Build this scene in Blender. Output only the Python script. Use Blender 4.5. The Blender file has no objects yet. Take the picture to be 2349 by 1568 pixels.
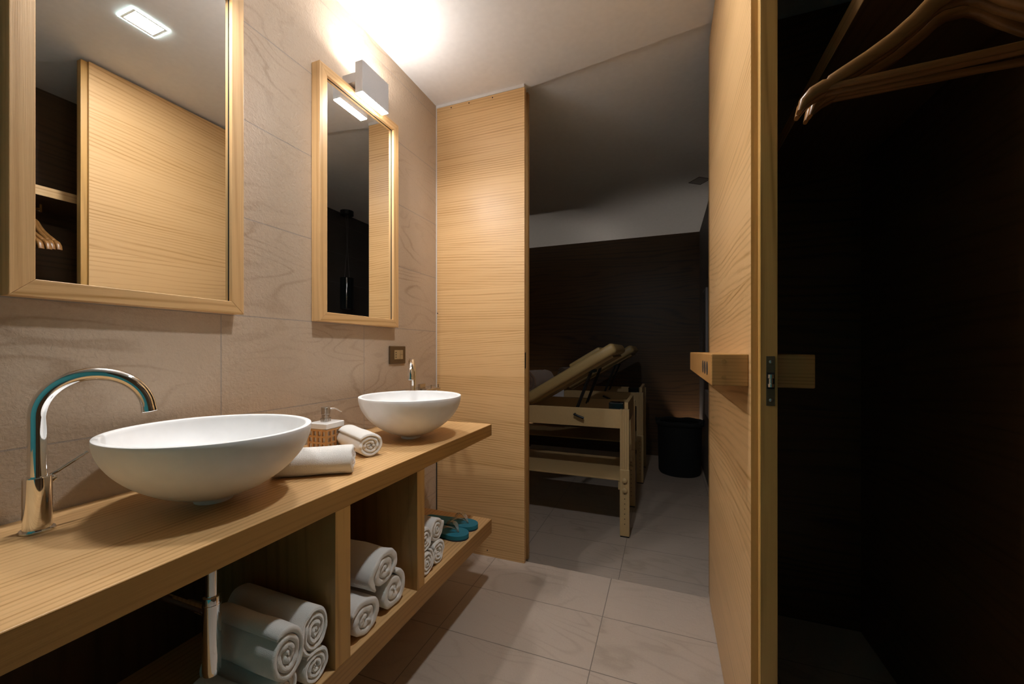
import bpy, bmesh, math, random
from mathutils import Vector, Matrix, noise
C = bpy.context.scene.collection
SC = bpy.context.scene
PI = math.pi

# ------------------------------------------------------------------ camera, world, exposure
H = 1.0765
cam = bpy.data.cameras.new('camera'); camo = bpy.data.objects.new('camera', cam); C.objects.link(camo)
cam.sensor_width = 36.0; cam.sensor_fit = 'HORIZONTAL'; cam.lens = 14.0
cam.shift_y = 19.0 / 2349.0
cam.clip_start = 0.02
camo.location = (0, 0, H); camo.rotation_euler = (PI / 2, 0, math.radians(21))
SC.camera = camo
w = bpy.data.worlds.new('world'); SC.world = w; w.use_nodes = True
w.node_tree.nodes['Background'].inputs[0].default_value = (0.0, 0.0, 0.0, 1)
w.node_tree.nodes['Background'].inputs[1].default_value = 0.0
SC.view_settings.view_transform = 'Standard'; SC.view_settings.look = 'None'
SC.view_settings.gamma = 1.0; SC.view_settings.use_curve_mapping = False
SC.view_settings.exposure = 2.2
SC.cycles.use_denoising = True
SC.cycles.use_adaptive_sampling = True; SC.cycles.adaptive_threshold = 0.06; SC.cycles.use_light_tree = False
SC.cycles.max_bounces = 7; SC.cycles.diffuse_bounces = 4; SC.cycles.glossy_bounces = 5
SC.cycles.sample_clamp_indirect = 4.0
# lamp strengths (emissive diffusers of the lamps the room has)
LAMP_UP, LAMP_DOWN, CEIL_LIGHT, FLOOR_LAMP = 41.0, 84.0, 115.0, 900.0
LAMP_COL = (1.0, 0.985, 0.97); CEIL_COL = (0.93, 0.97, 1.0)

# ------------------------------------------------------------------ materials
def new_mat(name):
    m = bpy.data.materials.new(name); m.use_nodes = True
    nt = m.node_tree; b = nt.nodes['Principled BSDF']
    return m, nt, b
def N(nt, t, **kw):
    n = nt.nodes.new(t)
    for k, v in kw.items():
        if k.startswith('i_'): n.inputs[k[2:].replace('_', ' ')].default_value = v
        else: setattr(n, k, v)
    return n
def L(nt, a, b): nt.links.new(a, b)
def plain(name, col, rough=0.5, metal=0.0, spec=0.5, bump=0, bscale=200, **kw):
    m, nt, b = new_mat(name)
    b.inputs['Base Color'].default_value = (*col, 1); b.inputs['Roughness'].default_value = rough
    b.inputs['Metallic'].default_value = metal; b.inputs['Specular IOR Level'].default_value = spec
    tc = N(nt, 'ShaderNodeTexCoord'); no = N(nt, 'ShaderNodeTexNoise', i_Scale=bscale, i_Detail=3.0)
    L(nt, tc.outputs['Object'], no.inputs['Vector'])
    mr = N(nt, 'ShaderNodeMapRange'); mr.inputs['To Min'].default_value = 0.94; mr.inputs['To Max'].default_value = 1.05
    mx = N(nt, 'ShaderNodeMix', data_type='RGBA', blend_type='MULTIPLY'); mx.inputs[0].default_value = 1
    mx.inputs[6].default_value = (*col, 1)
    L(nt, no.outputs['Fac'], mr.inputs['Value']); L(nt, mr.outputs[0], mx.inputs[7]); L(nt, mx.outputs[2], b.inputs['Base Color'])
    if bump:
        bp = N(nt, 'ShaderNodeBump', i_Strength=1.0, i_Distance=bump)
        L(nt, no.outputs['Fac'], bp.inputs['Height']); L(nt, bp.outputs[0], b.inputs['Normal'])
    for k, v in kw.items(): b.inputs[k.replace('_', ' ')].default_value = v
    return m
def emit(name, col, s):
    m, nt, b = new_mat(name)
    b.inputs['Base Color'].default_value = (0.9, 0.9, 0.9, 1)
    b.inputs['Emission Color'].default_value = (*col, 1); b.inputs['Emission Strength'].default_value = s
    return m
def math_(nt, op, a, b=None, c=None):
    n = N(nt, 'ShaderNodeMath', operation=op)
    for i, v in enumerate((a, b, c)):
        if v is None: continue
        if hasattr(v, 'links'): L(nt, v, n.inputs[i])
        else: n.inputs[i].default_value = v
    return n.outputs[0]
def wood(name, axis, base, dark, line=60.0, warp=9.0, strip=0.0, strip_axis=2, rough=0.42, contrast=0.75, low=1.6, fine=0.35, bump=0.0004):
    """axis = grain direction; contour lines of stretched noise plus fine pores."""
    m, nt, b = new_mat(name)
    tc = N(nt, 'ShaderNodeTexCoord'); src = tc.outputs['Object']
    sep = N(nt, 'ShaderNodeSeparateXYZ'); L(nt, src, sep.inputs[0])
    rnd = 0.0; tint = None
    if strip:
        idx = math_(nt, 'FLOOR', math_(nt, 'DIVIDE', sep.outputs[strip_axis], strip))
        wn = N(nt, 'ShaderNodeTexWhiteNoise', noise_dimensions='1D'); L(nt, idx, wn.inputs['W'])
        rnd = math_(nt, 'MULTIPLY', wn.outputs['Value'], 7.0); tint = wn.outputs['Value']
    def mapped(s_along, s_across):
        sc = [s_across] * 3; sc[axis] = s_along
        mp = N(nt, 'ShaderNodeMapping'); mp.inputs['Scale'].default_value = sc
        L(nt, src, mp.inputs['Vector'])
        if strip:
            va = N(nt, 'ShaderNodeVectorMath', operation='ADD'); cb = N(nt, 'ShaderNodeCombineXYZ')
            for i in range(3): L(nt, rnd, cb.inputs[i])
            L(nt, mp.outputs[0], va.inputs[0]); L(nt, cb.outputs[0], va.inputs[1]); return va.outputs[0]
        return mp.outputs[0]
    n1 = N(nt, 'ShaderNodeTexNoise', i_Scale=low, i_Detail=2.0, i_Roughness=0.5); L(nt, mapped(0.28, 1.8), n1.inputs['Vector'])
    others = [i for i in range(3) if i != axis]
    cross = math_(nt, 'ADD', sep.outputs[others[0]], sep.outputs[others[1]])
    slope = math_(nt, 'MULTIPLY', math_(nt, 'SUBTRACT', tint, 0.5), 0.16) if strip else 0.015
    v = math_(nt, 'ADD', math_(nt, 'MULTIPLY', math_(nt, 'ADD', cross, math_(nt, 'MULTIPLY', sep.outputs[axis], slope)), line), math_(nt, 'MULTIPLY', n1.outputs['Fac'], warp * 6.0))
    n3 = N(nt, 'ShaderNodeTexNoise', i_Scale=6.0, i_Detail=2.0); L(nt, mapped(0.5, 4.0), n3.inputs['Vector'])
    v = math_(nt, 'ADD', v, math_(nt, 'MULTIPLY', n3.outputs['Fac'], 4.0))
    s = math_(nt, 'POWER', math_(nt, 'MULTIPLY_ADD', math_(nt, 'SINE', v), 0.5, 0.5), 3.0)
    n2 = N(nt, 'ShaderNodeTexNoise', i_Scale=40.0, i_Detail=3.0, i_Roughness=0.75); L(nt, mapped(0.13, 9.0), n2.inputs['Vector'])
    n7 = N(nt, 'ShaderNodeTexNoise', i_Scale=9.0, i_Detail=2.0, i_Roughness=0.6); L(nt, mapped(0.12, 5.0), n7.inputs['Vector'])
    m7 = N(nt, 'ShaderNodeMapRange'); m7.inputs['From Min'].default_value = 0.35; m7.inputs['From Max'].default_value = 0.68; L(nt, n7.outputs['Fac'], m7.inputs['Value'])
    s2 = math_(nt, 'MULTIPLY', s, math_(nt, 'MULTIPLY_ADD', m7.outputs[0], 0.85, 0.12))
    f = math_(nt, 'ADD', math_(nt, 'MULTIPLY', s2, contrast), math_(nt, 'MULTIPLY', math_(nt, 'SUBTRACT', n2.outputs['Fac'], 0.44), fine * 2.4))
    n4 = N(nt, 'ShaderNodeTexNoise', i_Scale=2.0, i_Detail=1.0); L(nt, mapped(0.5, 3.0), n4.inputs['Vector'])
    f = math_(nt, 'ADD', f, math_(nt, 'MULTIPLY', math_(nt, 'SUBTRACT', n4.outputs['Fac'], 0.5), 0.5))
    if tint is not None: f = math_(nt, 'ADD', f, math_(nt, 'MULTIPLY', math_(nt, 'SUBTRACT', tint, 0.5), 0.25))
    if strip:
        fr = math_(nt, 'FRACT', math_(nt, 'DIVIDE', sep.outputs[strip_axis], strip))
        f = math_(nt, 'ADD', f, math_(nt, 'MULTIPLY', math_(nt, 'LESS_THAN', fr, 0.006), 0.5))
    cl = N(nt, 'ShaderNodeClamp'); L(nt, f, cl.inputs[0])
    mx = N(nt, 'ShaderNodeMix', data_type='RGBA'); mx.inputs[6].default_value = (*base, 1); mx.inputs[7].default_value = (*dark, 1)
    L(nt, cl.outputs[0], mx.inputs[0]); L(nt, mx.outputs[2], b.inputs['Base Color'])
    b.inputs['Roughness'].default_value = rough
    bp = N(nt, 'ShaderNodeBump', i_Strength=0.5, i_Distance=bump, invert=True); L(nt, n2.outputs['Fac'], bp.inputs['Height']); L(nt, bp.outputs[0], b.inputs['Normal'])
    return m
def stone(name, u, v, u0, v0, bw, bh, base, vein, grout, rough=0.6, bump=0.0012, veinamt=0.7, bscale=150, joint=0.0016):
    m, nt, b = new_mat(name)
    tc = N(nt, 'ShaderNodeTexCoord'); sep = N(nt, 'ShaderNodeSeparateXYZ'); L(nt, tc.outputs['Object'], sep.inputs[0])
    cb = N(nt, 'ShaderNodeCombineXYZ')
    L(nt, math_(nt, 'SUBTRACT', sep.outputs[u], u0), cb.inputs[0]); L(nt, math_(nt, 'SUBTRACT', sep.outputs[v], v0), cb.inputs[1])
    br = N(nt, 'ShaderNodeTexBrick', offset=0.0, squash=1.0, offset_frequency=2)
    br.inputs['Scale'].default_value = 1.0; br.inputs['Brick Width'].default_value = bw; br.inputs['Row Height'].default_value = bh
    br.inputs['Mortar Size'].default_value = joint; br.inputs['Mortar Smooth'].default_value = 0.1; br.inputs['Bias'].default_value = 0.0
    br.inputs['Color1'].default_value = (0, 0, 0, 1); br.inputs['Color2'].default_value = (1, 1, 1, 1); br.inputs['Mortar'].default_value = (0.5, 0.5, 0.5, 1)
    L(nt, cb.outputs[0], br.inputs['Vector'])
    rb = N(nt, 'ShaderNodeRGBToBW'); L(nt, br.outputs['Color'], rb.inputs[0])
    W = math_(nt, 'MULTIPLY', rb.outputs[0], 9.0)
    mp = N(nt, 'ShaderNodeMapping'); mp.inputs['Scale'].default_value = (0.8, 2.7, 1); mp.inputs['Rotation'].default_value = (0, 0, 0.12); L(nt, cb.outputs[0], mp.inputs['Vector'])
    n1 = N(nt, 'ShaderNodeTexNoise', noise_dimensions='4D', i_Scale=1.25, i_Detail=2.2, i_Roughness=0.45, i_Distortion=0.7)
    L(nt, mp.outputs[0], n1.inputs['Vector']); L(nt, W, n1.inputs['W'])
    n2 = N(nt, 'ShaderNodeTexNoise', i_Scale=bscale, i_Detail=3.0, i_Roughness=0.55); L(nt, tc.outputs['Object'], n2.inputs['Vector'])
    nf = N(nt, 'ShaderNodeTexNoise', i_Scale=14.0, i_Detail=5.0, i_Roughness=0.65); L(nt, mp.outputs[0], nf.inputs['Vector'])
    ph = math_(nt, 'ADD', math_(nt, 'MULTIPLY', n1.outputs['Fac'], 120.0), math_(nt, 'MULTIPLY', nf.outputs['Fac'], 2.4))
    s = math_(nt, 'POWER', math_(nt, 'MULTIPLY_ADD', math_(nt, 'SINE', ph), 0.5, 0.5), 9.0)
    n5 = N(nt, 'ShaderNodeTexNoise', i_Scale=2.6, i_Detail=2.0); L(nt, cb.outputs[0], n5.inputs['Vector'])
    mask = N(nt, 'ShaderNodeMapRange'); mask.inputs['From Min'].default_value = 0.42; mask.inputs['From Max'].default_value = 0.68; L(nt, n5.outputs['Fac'], mask.inputs['Value'])
    s = math_(nt, 'MULTIPLY', s, math_(nt, 'MULTIPLY_ADD', mask.outputs[0], 0.6, 0.12))
    s3 = math_(nt, 'MULTIPLY', math_(nt, 'SUBTRACT', n5.outputs['Fac'], 0.45), 0.35)
    f = math_(nt, 'ADD', math_(nt, 'MULTIPLY', s, veinamt), s3)
    f = math_(nt, 'ADD', f, math_(nt, 'MULTIPLY', math_(nt, 'SUBTRACT', n2.outputs['Fac'], 0.5), 0.35))
    cl = N(nt, 'ShaderNodeClamp'); L(nt, f, cl.inputs[0])
    mx = N(nt, 'ShaderNodeMix', data_type='RGBA'); mx.inputs[6].default_value = (*base, 1); mx.inputs[7].default_value = (*vein, 1); L(nt, cl.outputs[0], mx.inputs[0])
    mg = N(nt, 'ShaderNodeMix', data_type='RGBA'); L(nt, br.outputs['Fac'], mg.inputs[0]); L(nt, mx.outputs[2], mg.inputs[6]); mg.inputs[7].default_value = (*grout, 1)
    L(nt, mg.outputs[2], b.inputs['Base Color']); b.inputs['Roughness'].default_value = rough
    n6 = N(nt, 'ShaderNodeTexNoise', i_Scale=bscale * 0.55, i_Detail=4.0, i_Roughness=0.6, i_Distortion=0.6); L(nt, tc.outputs['Object'], n6.inputs['Vector'])
    hgt = math_(nt, 'SUBTRACT', math_(nt, 'ADD', math_(nt, 'MULTIPLY', n2.outputs['Fac'], 0.5), n6.outputs['Fac']), math_(nt, 'MULTIPLY', br.outputs['Fac'], 1.2))
    bp = N(nt, 'ShaderNodeBump', i_Strength=1.0, i_Distance=bump); L(nt, hgt, bp.inputs['Height']); L(nt, bp.outputs[0], b.inputs['Normal'])
    return m
def terry(name, col):
    m, nt, b = new_mat(name)
    tc = N(nt, 'ShaderNodeTexCoord')
    n1 = N(nt, 'ShaderNodeTexNoise', i_Scale=800.0, i_Detail=2.0, i_Roughness=0.7); L(nt, tc.outputs['Object'], n1.inputs['Vector'])
    vo = N(nt, 'ShaderNodeTexVoronoi', i_Scale=900.0); L(nt, tc.outputs['Object'], vo.inputs['Vector'])
    hgt = math_(nt, 'ADD', n1.outputs['Fac'], math_(nt, 'MULTIPLY', vo.outputs['Distance'], 0.7))
    mx = N(nt, 'ShaderNodeMix', data_type='RGBA'); mx.inputs[6].default_value = (col[0] * .86, col[1] * .84, col[2] * .8, 1); mx.inputs[7].default_value = (*col, 1)
    L(nt, n1.outputs['Fac'], mx.inputs[0]); L(nt, mx.outputs[2], b.inputs['Base Color'])
    b.inputs['Roughness'].default_value = 0.95; b.inputs['Specular IOR Level'].default_value = 0.1
    b.inputs['Sheen Weight'].default_value = 0.35; b.inputs['Sheen Roughness'].default_value = 0.5
    bp = N(nt, 'ShaderNodeBump', i_Strength=0.9, i_Distance=0.0011); L(nt, hgt, bp.inputs['Height']); L(nt, bp.outputs[0], b.inputs['Normal'])
    return m

OB, OD = (0.655, 0.40, 0.18), (0.41, 0.215, 0.065)
M = dict(
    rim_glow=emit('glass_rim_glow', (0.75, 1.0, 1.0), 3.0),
    oak_x=wood('oak_grain_x', 0, OB, OD, line=470, warp=9, strip=0.235, strip_axis=2, low=1.3, contrast=1.0, fine=0.25),
    oak_y=wood('oak_grain_y', 1, OB, OD, line=400, warp=10, low=1.3, contrast=0.95, fine=0.3),
    oak_door=wood('oak_door', 1, OB, OD, line=330, warp=14, strip=0.31, strip_axis=2, low=1.5, contrast=0.85, fine=0.25),
    oak_z=wood('oak_grain_z', 2, OB, OD, line=260, warp=6, low=1.3, contrast=0.6, fine=0.3),
    oak_edge_shaded=wood('oak_edge_shaded', 1, (0.37, 0.19, 0.05), (0.21, 0.095, 0.018), line=420, warp=8, low=1.6, contrast=0.7, fine=0.3),  # oak darkened so the colour carries the shade on front edges
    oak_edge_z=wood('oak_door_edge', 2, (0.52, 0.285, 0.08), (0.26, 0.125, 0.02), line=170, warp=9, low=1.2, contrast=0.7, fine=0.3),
    oak_dark=wood('oak_jamb', 2, (0.40, 0.22, 0.075), (0.22, 0.11, 0.03), line=160, warp=5, contrast=0.6),
    oak_handle=wood('oak_handle', 0, (0.47, 0.235, 0.07), (0.25, 0.115, 0.025), line=800, warp=4, contrast=0.8),
    beech=plain('beech_frame', (0.54, 0.36, 0.165), 0.5, bscale=60),
    beech_z=wood('beech_leg', 2, (0.55, 0.37, 0.175), (0.44, 0.27, 0.11), line=200, warp=2, contrast=0.3, fine=0.15),
    hanger=wood('hanger_wood', 0, (0.25, 0.11, 0.03), (0.15, 0.06, 0.015), line=200, warp=4, contrast=0.5, rough=0.35),
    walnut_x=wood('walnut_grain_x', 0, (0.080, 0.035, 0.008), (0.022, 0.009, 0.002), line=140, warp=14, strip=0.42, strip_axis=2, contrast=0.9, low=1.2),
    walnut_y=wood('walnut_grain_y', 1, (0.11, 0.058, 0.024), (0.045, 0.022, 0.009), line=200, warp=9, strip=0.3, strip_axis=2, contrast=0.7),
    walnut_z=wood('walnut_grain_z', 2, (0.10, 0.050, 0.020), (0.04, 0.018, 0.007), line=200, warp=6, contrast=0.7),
    tile_wall=stone('stone_wall_tile', 1, 2, 0.759, 0.885, 0.575, 0.2938, (0.50, 0.385, 0.28), (0.27, 0.17, 0.095), (0.36, 0.30, 0.25), bump=0.0018, veinamt=0.65),
    tile_floor=stone('stone_floor_tile', 0, 1, -0.2355, 1.635, 0.585, 0.2905, (0.45, 0.365, 0.295), (0.28, 0.215, 0.16), (0.20, 0.165, 0.135), bump=0.0007, rough=0.45, veinamt=0.6),
    tile_far=stone('stone_floor_far', 0, 1, -0.2355, 2.63, 0.585, 0.2905, (0.45, 0.365, 0.295), (0.28, 0.215, 0.16), (0.20, 0.165, 0.135), bump=0.0007, rough=0.45, veinamt=0.6),
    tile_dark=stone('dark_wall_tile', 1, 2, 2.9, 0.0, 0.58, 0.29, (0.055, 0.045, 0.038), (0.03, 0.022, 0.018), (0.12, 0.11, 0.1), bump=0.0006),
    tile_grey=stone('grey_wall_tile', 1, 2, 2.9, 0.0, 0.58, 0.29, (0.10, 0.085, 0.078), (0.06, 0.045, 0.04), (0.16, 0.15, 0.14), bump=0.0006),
    paint=plain('ceiling_paint', (0.82, 0.80, 0.785), 0.9, bscale=40, bump=0.0002),
    teal=plain('teal_wall_paint', (0.06, 0.38, 0.42), 0.7),
    solid=plain('solid_surface', (0.88, 0.87, 0.86), 0.42, spec=0.35, bscale=30),
    ceramic=plain('white_ceramic', (0.80, 0.78, 0.75), 0.15),
    chrome=plain('chrome', (0.86, 0.86, 0.86), 0.04, metal=1.0, bscale=5),
    steel=plain('brushed_steel', (0.50, 0.46, 0.42), 0.28, metal=1.0, bscale=300),
    nickel=plain('satin_nickel', (0.60, 0.57, 0.53), 0.22, metal=1.0),
    bronze=plain('bronze_plate', (0.13, 0.085, 0.045), 0.4, metal=0.6),
    bronze_insert=plain('bronze_insert', (0.42, 0.31, 0.17), 0.35, metal=0.3),
    black=plain('black_plastic', (0.01, 0.01, 0.01), 0.4),
    blackgloss=plain('black_gloss', (0.01, 0.012, 0.012), 0.08),
    blackcloth=plain('black_weave', (0.008, 0.008, 0.008), 0.9, bump=0.002, bscale=150),
    grey=plain('lamp_grey', (0.45, 0.43, 0.42), 0.5),
    greybox=plain('grey_enamel', (0.30, 0.27, 0.26), 0.4),
    caulk=plain('caulk', (0.62, 0.58, 0.55), 0.8, bscale=80),
    darkgap=plain('dark_gap', (0.01, 0.008, 0.006), 0.9),
    mirror=None, glassy=None,
    towel=terry('white_terry', (0.93, 0.90, 0.86)),
    taupe=terry('taupe_terry', (0.17, 0.10, 0.065)),
    sheet=plain('white_sheet', (0.62, 0.58, 0.58), 0.9),
    vinyl=plain('tan_vinyl', (0.40, 0.27, 0.11), 0.45, bscale=90, bump=0.0003),
    basket=plain('bamboo', (0.50, 0.255, 0.09), 0.45, bscale=120),
    foam=plain('teal_foam', (0.006, 0.18, 0.26), 0.6, bscale=300, bump=0.0003),
    foam_dark=plain('navy_sole', (0.01, 0.02, 0.05), 0.6),
    up=emit('lamp_up', LAMP_COL, LAMP_UP), down=emit('lamp_down', LAMP_COL, LAMP_DOWN),
    ceil=emit('ceiling_light', CEIL_COL, CEIL_LIGHT), floorlamp=emit('floor_lamp_glow', (1.0, 0.88, 0.76), FLOOR_LAMP),
)
m, nt, b = new_mat('mirror_glass')
b.inputs['Base Color'].default_value = (0.86, 0.87, 0.86, 1); b.inputs['Metallic'].default_value = 1; b.inputs['Roughness'].default_value = 0.0
M['mirror'] = m
m, nt, b = new_mat('clear_plastic')
b.inputs['Base Color'].default_value = (0.9, 0.88, 0.82, 1); b.inputs['Transmission Weight'].default_value = 0.85
b.inputs['Roughness'].default_value = 0.12; b.inputs['IOR'].default_value = 1.3
M['glassy'] = m

# ------------------------------------------------------------------ helpers
def BM(): return bmesh.new()
def box(bm, x0, x1, y0, y1, z0, z1, bev=0.0, seg=2):
    vs = [bm.verts.new((x, y, z)) for x in (x0, x1) for y in (y0, y1) for z in (z0, z1)]
    fs = [bm.faces.new([vs[i] for i in q]) for q in ((0, 1, 3, 2), (4, 6, 7, 5), (0, 4, 5, 1), (2, 3, 7, 6), (0, 2, 6, 4), (1, 5, 7, 3))]
    if bev:
        es = list({e for f in fs for e in f.edges})
        bmesh.ops.bevel(bm, geom=es, offset=bev, segments=seg, affect='EDGES', profile=0.5)
    return bm
def lathe(bm, prof, cx=0, cy=0, seg=48, axis='z', closed=False):
    """prof: list of (r, z)."""
    rings = []
    for r, z in prof:
        if r < 1e-6:
            p = (cx, cy, z); rings.append([bm.verts.new(p)])
        else:
            rings.append([bm.verts.new((cx + r * math.cos(2 * PI * i / seg), cy + r * math.sin(2 * PI * i / seg), z)) for i in range(seg)])
    for a, b_ in zip(rings, rings[1:]):
        for i in range(seg):
            j = (i + 1) % seg
            if len(a) == 1 and len(b_) == 1: continue
            if len(a) == 1: bm.faces.new((a[0], b_[i], b_[j]))
            elif len(b_) == 1: bm.faces.new((a[i], b_[0], a[j]))
            else: bm.faces.new((a[i], b_[i], b_[j], a[j]))
    return bm
def frames(pts):
    out = []; n = None
    for i, p in enumerate(pts):
        t = (pts[min(i + 1, len(pts) - 1)] - pts[max(i - 1, 0)]).normalized()
        if n is None:
            n = t.orthogonal().normalized()
        n = (n - t * n.dot(t)).normalized(); out.append((p, t, n, t.cross(n)))
    return out
def tube(bm, pts, r, seg=16, caps=True):
    pts = [Vector(p) for p in pts]; rings = []
    for k, (p, t, n, b_) in enumerate(frames(pts)):
        rr = r[k] if isinstance(r, (list, tuple)) else r
        rings.append([bm.verts.new(p + n * rr * math.cos(2 * PI * i / seg) + b_ * rr * math.sin(2 * PI * i / seg)) for i in range(seg)])
    for a, c in zip(rings, rings[1:]):
        for i in range(seg): bm.faces.new((a[i], a[(i + 1) % seg], c[(i + 1) % seg], c[i]))
    if caps: bm.faces.new(rings[0][::-1]); bm.faces.new(rings[-1])
    return bm
def sweep(bm, pts, secs, side, seg=12):
    """elliptic section: secs = (half width along side, half height)."""
    pts = [Vector(p) for p in pts]; side = Vector(side).normalized(); rings = []
    for k, p in enumerate(pts):
        t = (pts[min(k + 1, len(pts) - 1)] - pts[max(k - 1, 0)]).normalized(); u = t.cross(side).normalized(); a, c = secs[k]
        ring = []
        for i in range(seg):
            an = 2 * PI * i / seg; co, si = math.cos(an), math.sin(an)
            co = math.copysign(abs(co) ** 0.7, co); si = math.copysign(abs(si) ** 0.7, si)
            ring.append(bm.verts.new(p + side * a * co + u * c * si))
        rings.append(ring)
    for a, c in zip(rings, rings[1:]):
        for i in range(seg): bm.faces.new((a[i], a[(i + 1) % seg], c[(i + 1) % seg], c[i]))
    bm.faces.new(rings[0][::-1]); bm.faces.new(rings[-1]); return bm
def prism(bm, poly, axis, a, b_):
    """poly of 2D points in the two other axes (in xyz order), extruded on axis from a to b_."""
    def mk(p, t):
        l = list(p); l.insert(axis, t); return bm.verts.new(l)
    A = [mk(p, a) for p in poly]; B = [mk(p, b_) for p in poly]; n = len(poly)
    bm.faces.new(A[::-1]); bm.faces.new(B)
    for i in range(n): bm.faces.new((A[i], A[(i + 1) % n], B[(i + 1) % n], B[i]))
    return bm
def obj(name, bm, mat, parent=None, smooth=False, world=True, bevel=0):
    if parent is not None and world:
        bmesh.ops.translate(bm, verts=bm.verts, vec=-root_loc(parent))
    bmesh.ops.recalc_face_normals(bm, faces=bm.faces)
    me = bpy.data.meshes.new(name); bm.to_mesh(me); bm.free()
    if smooth:
        me.shade_smooth()
        if smooth != 'all': me.set_sharp_from_angle(angle=math.radians(17 if str(mat) in ('chrome', 'steel', 'nickel') else 40))
    me.materials.append(mat if not isinstance(mat, str) else M[mat])
    o = bpy.data.objects.new(name, me); C.objects.link(o)
    if parent is not None: o.parent = parent
    if bevel:
        bv = o.modifiers.new('bevel', 'BEVEL'); bv.width = bevel; bv.segments = 2; bv.limit_method = 'ANGLE'
        bv.harden_normals = False
    return o
def root_loc(p):
    v = Vector((0, 0, 0))
    while p is not None: v += p.location; p = p.parent
    return v
def tag(o, label, cat, group=None):
    o['label'] = label; o['category'] = cat
    if group: o['group'] = group
    return o
def thing(name, label, cat, loc=(0, 0, 0), rz=0, group=None):
    o = bpy.data.objects.new(name, None); o.empty_display_size = 0.05; C.objects.link(o)
    o.location = loc; o.rotation_euler = (0, 0, rz); return tag(o, label, cat, group)
def struct(name, bm, mat, smooth=False):
    o = obj(name, bm, mat, None, smooth); o['kind'] = 'structure'; return o
def dup(root, loc, rz=None, label=None):
    def cp(o, par):
        c = o.copy(); C.objects.link(c); c.parent = par
        for ch in list(o.children): cp(ch, c)
        return c
    r = cp(root, None); r.location = loc
    if rz is not None: r.rotation_euler = (0, 0, rz)
    if label: r['label'] = label
    return r
def quick(name, mat, x0, x1, y0, y1, z0, z1, bev=0.0):
    return struct(name, box(BM(), x0, x1, y0, y1, z0, z1, bev), mat)

# ------------------------------------------------------------------ the setting
WX = -1.1757; CZ = 2.42; FZ = 2.44; FF = -0.173; PY = 1.90; FY = 5.045
quick('floor', 'tile_floor', WX - 0.1, 0.80, -1.00, 1.925, -0.173, 0.0)
quick('floor_far_room', 'tile_far', -2.7, 0.80, 1.925, FY + 0.1, FF - 0.1, FF)
# near ceiling ends on a slightly slanting edge; the treatment room's ceiling lies 2 cm higher
bm = prism(BM(), [(WX - 0.1, -1.00), (0.80, -1.00), (0.80, 1.728), (-0.645, 1.934), (-0.662, 1.94), (WX - 0.1, 1.94)], 2, CZ, FZ + 0.1)
struct('ceiling', bm, 'paint')
quick('ceiling_far_room', 'paint', -2.7, 0.80, 1.70, FY + 0.1, FZ, FZ + 0.1)
quick('wall_left', 'tile_wall', WX - 0.12, WX, -1.00, PY, 0, CZ)
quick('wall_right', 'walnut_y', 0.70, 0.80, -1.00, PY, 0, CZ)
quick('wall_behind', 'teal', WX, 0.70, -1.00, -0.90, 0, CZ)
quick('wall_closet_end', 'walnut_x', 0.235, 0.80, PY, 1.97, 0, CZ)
# wooden partition beside the doorway: front board, recessed core, back board
pa = struct('wall_partition', box(BM(), WX, -0.662, PY, 1.924, 0.0, 2.4055, 0.0), 'oak_x')
def pchild(name, bm, mat, label=None):
    o = obj(name, bm, mat, pa)
    if label: o['label'] = label
    return o
pchild('core', box(BM(), WX, -0.676, 1.924, 1.944, -0.0, 2.4055), 'oak_dark')
pchild('edge_strip', box(BM(), WX, -0.659, 1.944, 1.968, -0.0, 2.4055), 'oak_dark')
pchild('strike_plate', box(BM(), -0.6635, -0.6605, 1.906, 1.918, 0.985, 1.065), 'black')
for (x, z) in ((-1.083, 2.393), (-0.975, 2.394), (-0.838, 2.392), (-1.168, 1.28), (-0.868, 0.03)):
    bm = BM(); bmesh.ops.create_uvsphere(bm, u_segments=10, v_segments=6, radius=0.0035); bmesh.ops.scale(bm, vec=(1, 0.3, 1), verts=bm.verts)
    bmesh.ops.translate(bm, vec=(x, PY, z), verts=bm.verts); pchild('screw_hole', bm, 'darkgap', 'small dark screw hole')
quick('trim_1', 'caulk', WX, -0.662, PY - 0.004, 1.93, 2.4055, CZ)
quick('trim_2', 'caulk', WX, WX + 0.004, PY - 0.003, PY, 0.745, CZ)
quick('trim_3', 'darkgap', WX, WX + 0.005, PY - 0.003, PY, 0.0, 0.745)
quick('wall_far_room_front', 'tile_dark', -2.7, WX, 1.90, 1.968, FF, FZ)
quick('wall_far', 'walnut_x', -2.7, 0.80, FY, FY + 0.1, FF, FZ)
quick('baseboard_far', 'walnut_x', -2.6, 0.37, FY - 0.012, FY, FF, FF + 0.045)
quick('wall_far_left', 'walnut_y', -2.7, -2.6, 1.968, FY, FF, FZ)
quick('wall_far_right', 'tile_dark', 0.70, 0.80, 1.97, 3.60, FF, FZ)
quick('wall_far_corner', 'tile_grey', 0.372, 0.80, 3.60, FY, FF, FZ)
quick('trim_4', 'oak_dark', 0.182, 0.235, 1.895, 1.968, 0.0, CZ)      # right door jamb

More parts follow.
